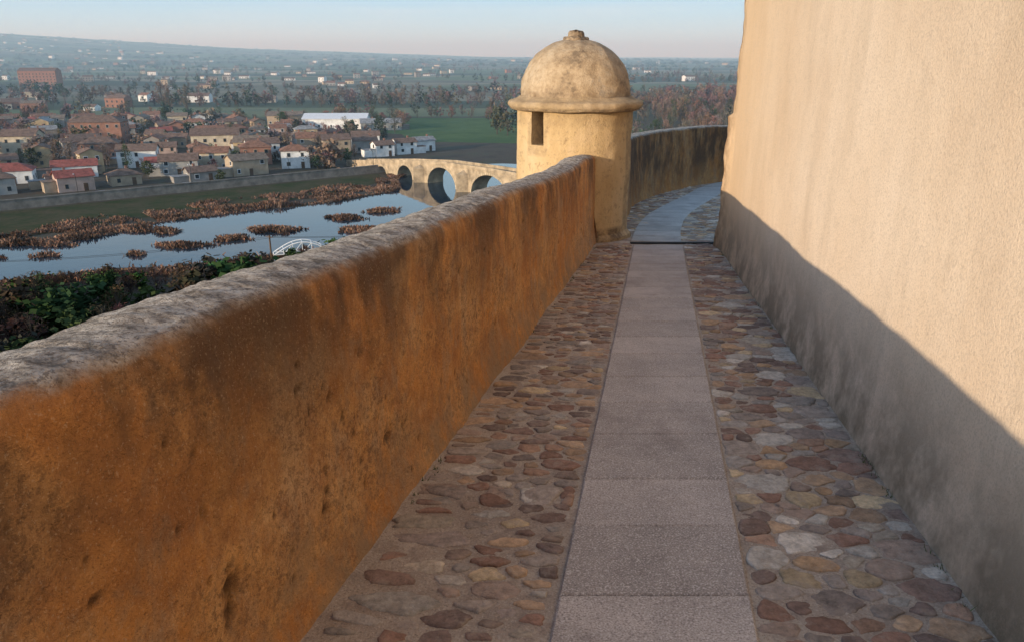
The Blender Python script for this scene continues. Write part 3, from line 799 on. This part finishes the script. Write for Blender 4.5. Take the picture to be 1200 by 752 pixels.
line(-200,625,150,640,70,9,WN); line(-80,480,60,486,36,7,BG)
line(-600,720,250,700,150,9,BG,16,(0,2,2)); line(60,520,330,640,180,13,WN,35,(2,3,2)); line(90,480,350,900,160,12,WN,45,(2,3,2))
for k in range(60):
    Y=R.uniform(780,3400)*1.0; X=R.uniform(-.85,.45)*Y; L_=R.uniform(150,480)*(Y/1200)**.5; a=R.uniform(-.15,.2)
    line(X-L_*math.cos(a),Y-L_*math.sin(a),X+L_*math.cos(a),Y+L_*math.sin(a),28,R.uniform(6,9.5),BG,7*(Y/900),(0,1,2,2,4))
for k in range(150):
    Y=R.uniform(2300,6500); X=R.uniform(-.85,.5)*Y
    for _ in range(8):
        x=X+R.gauss(0,200);y=Y+R.gauss(0,20); it.append((4,x,y,hz(x,y)-2,R.uniform(6,10),3.4,col(GR)))
stamp("distant_tree_line",it,LOWT)

def reed(name,P,hgt,pal):
    P=np.asarray(P,float);n=len(P); hs=P[:,3] if P.shape[1]>3 else np.ones(n)
    ang_=NR.uniform(0,6.28,n); w=NR.uniform(.08,.24,n); h=hgt*hs*NR.uniform(.55,1.1,n)
    dx=np.cos(ang_)*w;dy=np.sin(ang_)*w; lx=NR.normal(0,.35,n);ly=NR.normal(0,.35,n)
    tw=.5
    a=np.stack([P[:,0]-dx,P[:,1]-dy,P[:,2]],1);b=np.stack([P[:,0]+dx,P[:,1]+dy,P[:,2]],1)
    c=np.stack([P[:,0]+lx+dx*tw,P[:,1]+ly+dy*tw,P[:,2]+h],1);d=np.stack([P[:,0]+lx-dx*tw,P[:,1]+ly-dy*tw,P[:,2]+h*.93],1)
    V=np.stack([a,b,c,d],1).reshape(-1,3);k=np.arange(n)[:,None]*4
    F=np.concatenate([k+np.array([[0,1,2]]),k+np.array([[0,2,3]])],0)
    patch=np.array([.85+.9*noise.noise(Vector((p[0]*.2,p[1]*.2,4))) for p in P])
    cc=np.array(pal)[NR.randint(0,len(pal),n)]*(NR.uniform(.8,1.2,n)*patch)[:,None]
    return tri_obj(name,V,F,np.repeat(cc,4,axis=0),FOL)
RP=[(.23,.12,.08),(.20,.11,.075),(.26,.145,.095),(.165,.11,.075),(.27,.175,.12)]
P=[]
for (x,y,rx,ry) in ((-37.7,173,4,2.8),(-31,181,3.6,2.6),(-31.4,160,5.6,3.),(-50,160,4.6,3.2),(-56,152,3.4,2.2),(-64,146,5.4,2.0),(-80,161,6.5,2.4),(-91,147,5.5,1.7),(-73,158,2.6,2.2),(-97,137,4,1.8),(-70,139,1.7,1.2),(-86,138,2.4,1.3)):
    n=int(rx*ry*60)
    for _ in range(n):
        a=R.uniform(0,6.283);q0_=math.sqrt(R.random());q=q0_*(1+1.2*noise.noise(Vector((math.cos(a)*1.8+x,math.sin(a)*1.8,y)))); P.append((x+rx*q*math.cos(a),y+ry*q*math.sin(a),GZ+.05,.45+.7*(1-q0_**2)))
reed("reed_islands",P,1.0,RP)
P=[]
up=[np.array(p,float) for p in UP[:10]]
for a,b in zip(up[:-1],up[1:]):
    d=b-a;L=np.linalg.norm(d);nn=np.array([-d[1],d[0]])/L
    for _ in range(int(L*150)):
        q=a+d*R.random(); o=(R.random()**1.1)*(19 if a[1]<200 else 6)+.2+2.*noise.noise(Vector((q[0]*.1,q[1]*.1,0)))
        q=q+nn*o; v=noise.noise(Vector((q[0]*.11,q[1]*.11,3)))+.4*noise.noise(Vector((q[0]*.4,q[1]*.4,3)))
        if v<-.12 and o>1.5: continue
        P.append((q[0],q[1],GZ+.02,.55+max(0,v)))
lo=[np.array(p,float) for p in LO[3:]]
for a,b in zip(lo[:-1],lo[1:]):
    d=b-a;L=np.linalg.norm(d)
    for _ in range(int(L*40)):
        q=a+d*R.random()+np.array([R.gauss(1,1.6),R.gauss(-3.5,2.)]); P.append((q[0],q[1],GZ+.02,.7))
reed("reed_bed",P,1.1,RP)

# ------------------------------------------------------------------ steel frame, cars, lamps, wires
e=empty("steel_footbridge_frame",(-38,136,GZ),.35)
arc=[(-5+10*t,0,1.2+2.0*math.sin(math.pi*t)) for t in np.linspace(0,1,13)]
arc2=[(x,2.2,z) for x,y_,z in arc]
V=[];F=[]
def addt(pts,r):
    v,f=tube(pts,r); o=len(V); V.extend(v); F.extend([tuple(i+o for i in q) for q in f])
addt(arc,.11);addt(arc2,.11);addt([(-5,0,1.2),(5,0,1.2)],.08);addt([(-5,2.2,1.2),(5,2.2,1.2)],.08)
for i in range(0,13,2):
    addt([(arc[i][0],0,1.2),arc[i]],.05);addt([arc[i],arc2[i]],.05)
    if i+2<13: addt([(arc[i][0],0,1.2),arc[i+2]],.045)
for x in (-5,5):
    for y_ in (0,2.2): addt([(x,y_,-.2),(x,y_,1.2)],.12)
mesh_obj("truss",V,F,WHITEM,parent=e)
V,F=boxes([(0,1.1,1.1,10,2.1,.12)]); mesh_obj("deck",V,F,WM[4],parent=e)
e=empty("power_line",(0,0,0))
V=[];F=[]
PA=[(-135,88),(-88,102),(-38,118),(12,136)]
for (x,y) in PA:
    addt([(x,y,GZ),(x,y,GZ+8.5)],.14); addt([(x-.7,y+.3,GZ+8.2),(x+.7,y-.3,GZ+8.2)],.06)
mesh_obj("poles",V,F,DOORM,parent=e)
V=[];F=[]
for a,b in zip(PA[:-1],PA[1:]):
    for k in (-.6,.6):
        addt([(a[0]+(b[0]-a[0])*t+k,a[1]+(b[1]-a[1])*t-k*.4,GZ+8.2-1.2*4*t*(1-t)) for t in np.linspace(0,1,12)],.025)
mesh_obj("wires",V,F,IRON,parent=e)
def car(x,y,rz,c,van=False):
    e=empty("parked_van" if van else "parked_car",(x,y,GZ+.1),rz)
    h2=1.95 if van else 1.45
    prof=[(-2.1,.35),(-2.15,.8),(-1.7,.92),(-1.1,h2),(1.3,h2),(1.95,.95),(2.1,.85),(2.1,.35)] if not van else [(-2.3,.35),(-2.3,1.0),(-1.7,1.15),(-1.2,h2),(2.25,h2),(2.3,.35)]
    V=[];n=len(prof)
    for yy in (-.85,.85):
        for (px,pz) in prof: V.append((px,yy*(.86 if pz>1.2 else 1),pz))
    F=[tuple(range(n))[::-1],tuple(range(n,2*n))]+[(i,(i+1)%n,n+(i+1)%n,n+i) for i in range(n)]
    mesh_obj("body",V,F,simple("car_paint",c,.3,.05),parent=e)
    V,F=boxes([(0.1,-.80,1.17,2.0,.06,.36),(0.1,.80,1.17,2.0,.06,.36),(-1.38,0,1.2,.1,1.3,.3)]); mesh_obj("glazing",V,F,GLASS,parent=e)
    V=[];F=[]
    for wx in (-1.35,1.35):
        for wy in (-.8,.8):
            v,f=tube([(wx,wy-.1,.33),(wx,wy+.1,.33)],.33,14); o=len(V)
            V+=v;F+=[tuple(i+o for i in q) for q in f]; F+=[tuple(o+i for i in range(14))[::-1],tuple(o+14+i for i in range(14))]
    mesh_obj("wheels",V,F,IRON,parent=e)
rdir=(p1-p0)/np.linalg.norm(p1-p0)
for (s,o,c,v) in ((52,6.5,(.8,.8,.8),True),(60,6.6,(.7,.7,.72),False),(44,6.5,(.1,.1,.12),False),(150,6.4,(.6,.6,.62),False),(158,6.4,(.25,.03,.03),False),(110,6.5,(.05,.07,.15),False),(132,6.5,(.75,.75,.75),False)):
    q=p0+rdir*s+np.array([-.623,.782])*o
    car(q[0],q[1],math.atan2(121,152),c,v)
for s in range(20,190,28):
    q=p0+rdir*s+np.array([-.623,.782])*1.6
    e=empty("street_lamp",(q[0],q[1],GZ))
    V,F=tube([(0,0,0),(0,0,6.5),(-.5,.6,6.9),(-.9,1.1,6.9)],.07); mesh_obj("pole",V,F,IRON,parent=e)
    V,F=boxes([(-1.0,1.2,6.86,.3,.7,.12,.6)]); mesh_obj("lantern",V,F,WHITEM,parent=e)

# ------------------------------------------------------------------ haze lying over the valley
V,F=boxes([(0,7120,60,22000,14000,240)])
m=bpy.data.materials.new("morning_haze"); m.use_nodes=True; t=m.node_tree; t.nodes.clear()
o=t.nodes.new("ShaderNodeOutputMaterial"); s=t.nodes.new("ShaderNodeVolumeScatter")
s.inputs["Color"].default_value=(.52,.80,1,1); s.inputs["Density"].default_value=1/3900; s.inputs["Anisotropy"].default_value=.0
t.links.new(s.outputs[0],o.inputs["Volume"])
mesh_obj("morning_haze",V,F,m)

# ------------------------------------------------------------------ light
EL=math.radians(10.2); th=math.radians(41)
sd=Vector((-math.cos(th)*math.cos(EL),-math.sin(th)*math.cos(EL),math.sin(EL)))
L=bpy.data.lights.new("sun",'SUN'); L.energy=5.0; L.angle=math.radians(.5); L.color=(1,.83,.61)
o=link(bpy.data.objects.new("sun",L)); o.rotation_euler=sd.to_track_quat('Z','Y').to_euler(); o.location=(-20,-20,20)
w=bpy.data.worlds.new("World"); S.world=w; w.use_nodes=True; t=w.node_tree
bg=t.nodes["Background"]; sk=t.nodes.new("ShaderNodeTexSky"); sk.sky_type='NISHITA'; sk.sun_disc=False
sk.sun_elevation=EL; sk.sun_rotation=math.atan2(sd.x,sd.y); sk.air_density=1.0; sk.dust_density=.3; sk.ozone_density=1.6
mx=t.nodes.new("ShaderNodeMix"); mx.data_type='RGBA'; mx.blend_type='MULTIPLY'; mx.inputs[0].default_value=1; mx.inputs[7].default_value=(2.1,2.1,2.2,1)
t.links.new(sk.outputs[0],mx.inputs[6])
tc=t.nodes.new("ShaderNodeTexCoord")
sx=t.nodes.new("ShaderNodeSeparateXYZ"); t.links.new(tc.outputs["Generated"],sx.inputs[0])
# low sky: pale band at the horizon turning blue a few degrees up, blending into the Nishita sky above
def wramp(stops):
    r=t.nodes.new("ShaderNodeValToRGB"); e=r.color_ramp.elements; e.remove(e[1]); e[0].position=stops[0][0]; e[0].color=(*stops[0][1],1)
    for p,c in stops[1:]:
        q=e.new(p); q.color=(*c,1)
    t.links.new(sx.outputs[2],r.inputs[0]); return r.outputs[0]
hc=wramp([(0,(.80,.93,.98)),(.025,(.66,.86,.98)),(.07,(.40,.68,.95)),(.2,(.30,.56,.92))])
sc=t.nodes.new("ShaderNodeMix"); sc.data_type='RGBA'; sc.blend_type='MULTIPLY'; sc.inputs[0].default_value=1; sc.inputs[7].default_value=(7.3,7.3,7.3,1); t.links.new(hc,sc.inputs[6])
hf=wramp([(0,(1,1,1)),(.09,(.9,.9,.9)),(.20,(0,0,0))])
m1=t.nodes.new("ShaderNodeMix"); m1.data_type='RGBA'; t.links.new(hf,m1.inputs[0]); t.links.new(mx.outputs[2],m1.inputs[6]); t.links.new(sc.outputs[2],m1.inputs[7])
mp=t.nodes.new("ShaderNodeMapping"); mp.inputs["Scale"].default_value=(1.2,1.2,14)
nz_=t.nodes.new("ShaderNodeTexNoise"); nz_.inputs["Scale"].default_value=2.2; nz_.inputs["Detail"].default_value=5
rp=t.nodes.new("ShaderNodeValToRGB"); rp.color_ramp.elements[0].position=.48; rp.color_ramp.elements[0].color=(0,0,0,1); rp.color_ramp.elements[1].position=.75; rp.color_ramp.elements[1].color=(.45,.45,.45,1)
t.links.new(tc.outputs["Generated"],mp.inputs[0]); t.links.new(mp.outputs[0],nz_.inputs["Vector"]); t.links.new(nz_.outputs[0],rp.inputs[0])
m2=t.nodes.new("ShaderNodeMix"); m2.data_type='RGBA'; m2.inputs[7].default_value=(6.0,6.3,6.5,1)
t.links.new(rp.outputs[0],m2.inputs[0]); t.links.new(m1.outputs[2],m2.inputs[6]); t.links.new(m2.outputs[2],bg.inputs[0]); bg.inputs[1].default_value=.15
cam=bpy.data.cameras.new("camera"); cam.lens=27; cam.sensor_width=36; cam.clip_end=30000; cam.clip_start=.05
c=link(bpy.data.objects.new("camera",cam)); c.location=(0,0,1.6); c.rotation_euler=(math.radians(71),0,0)
S.camera=c
S.view_settings.view_transform='Standard'; S.view_settings.look='None'; S.view_settings.exposure=0
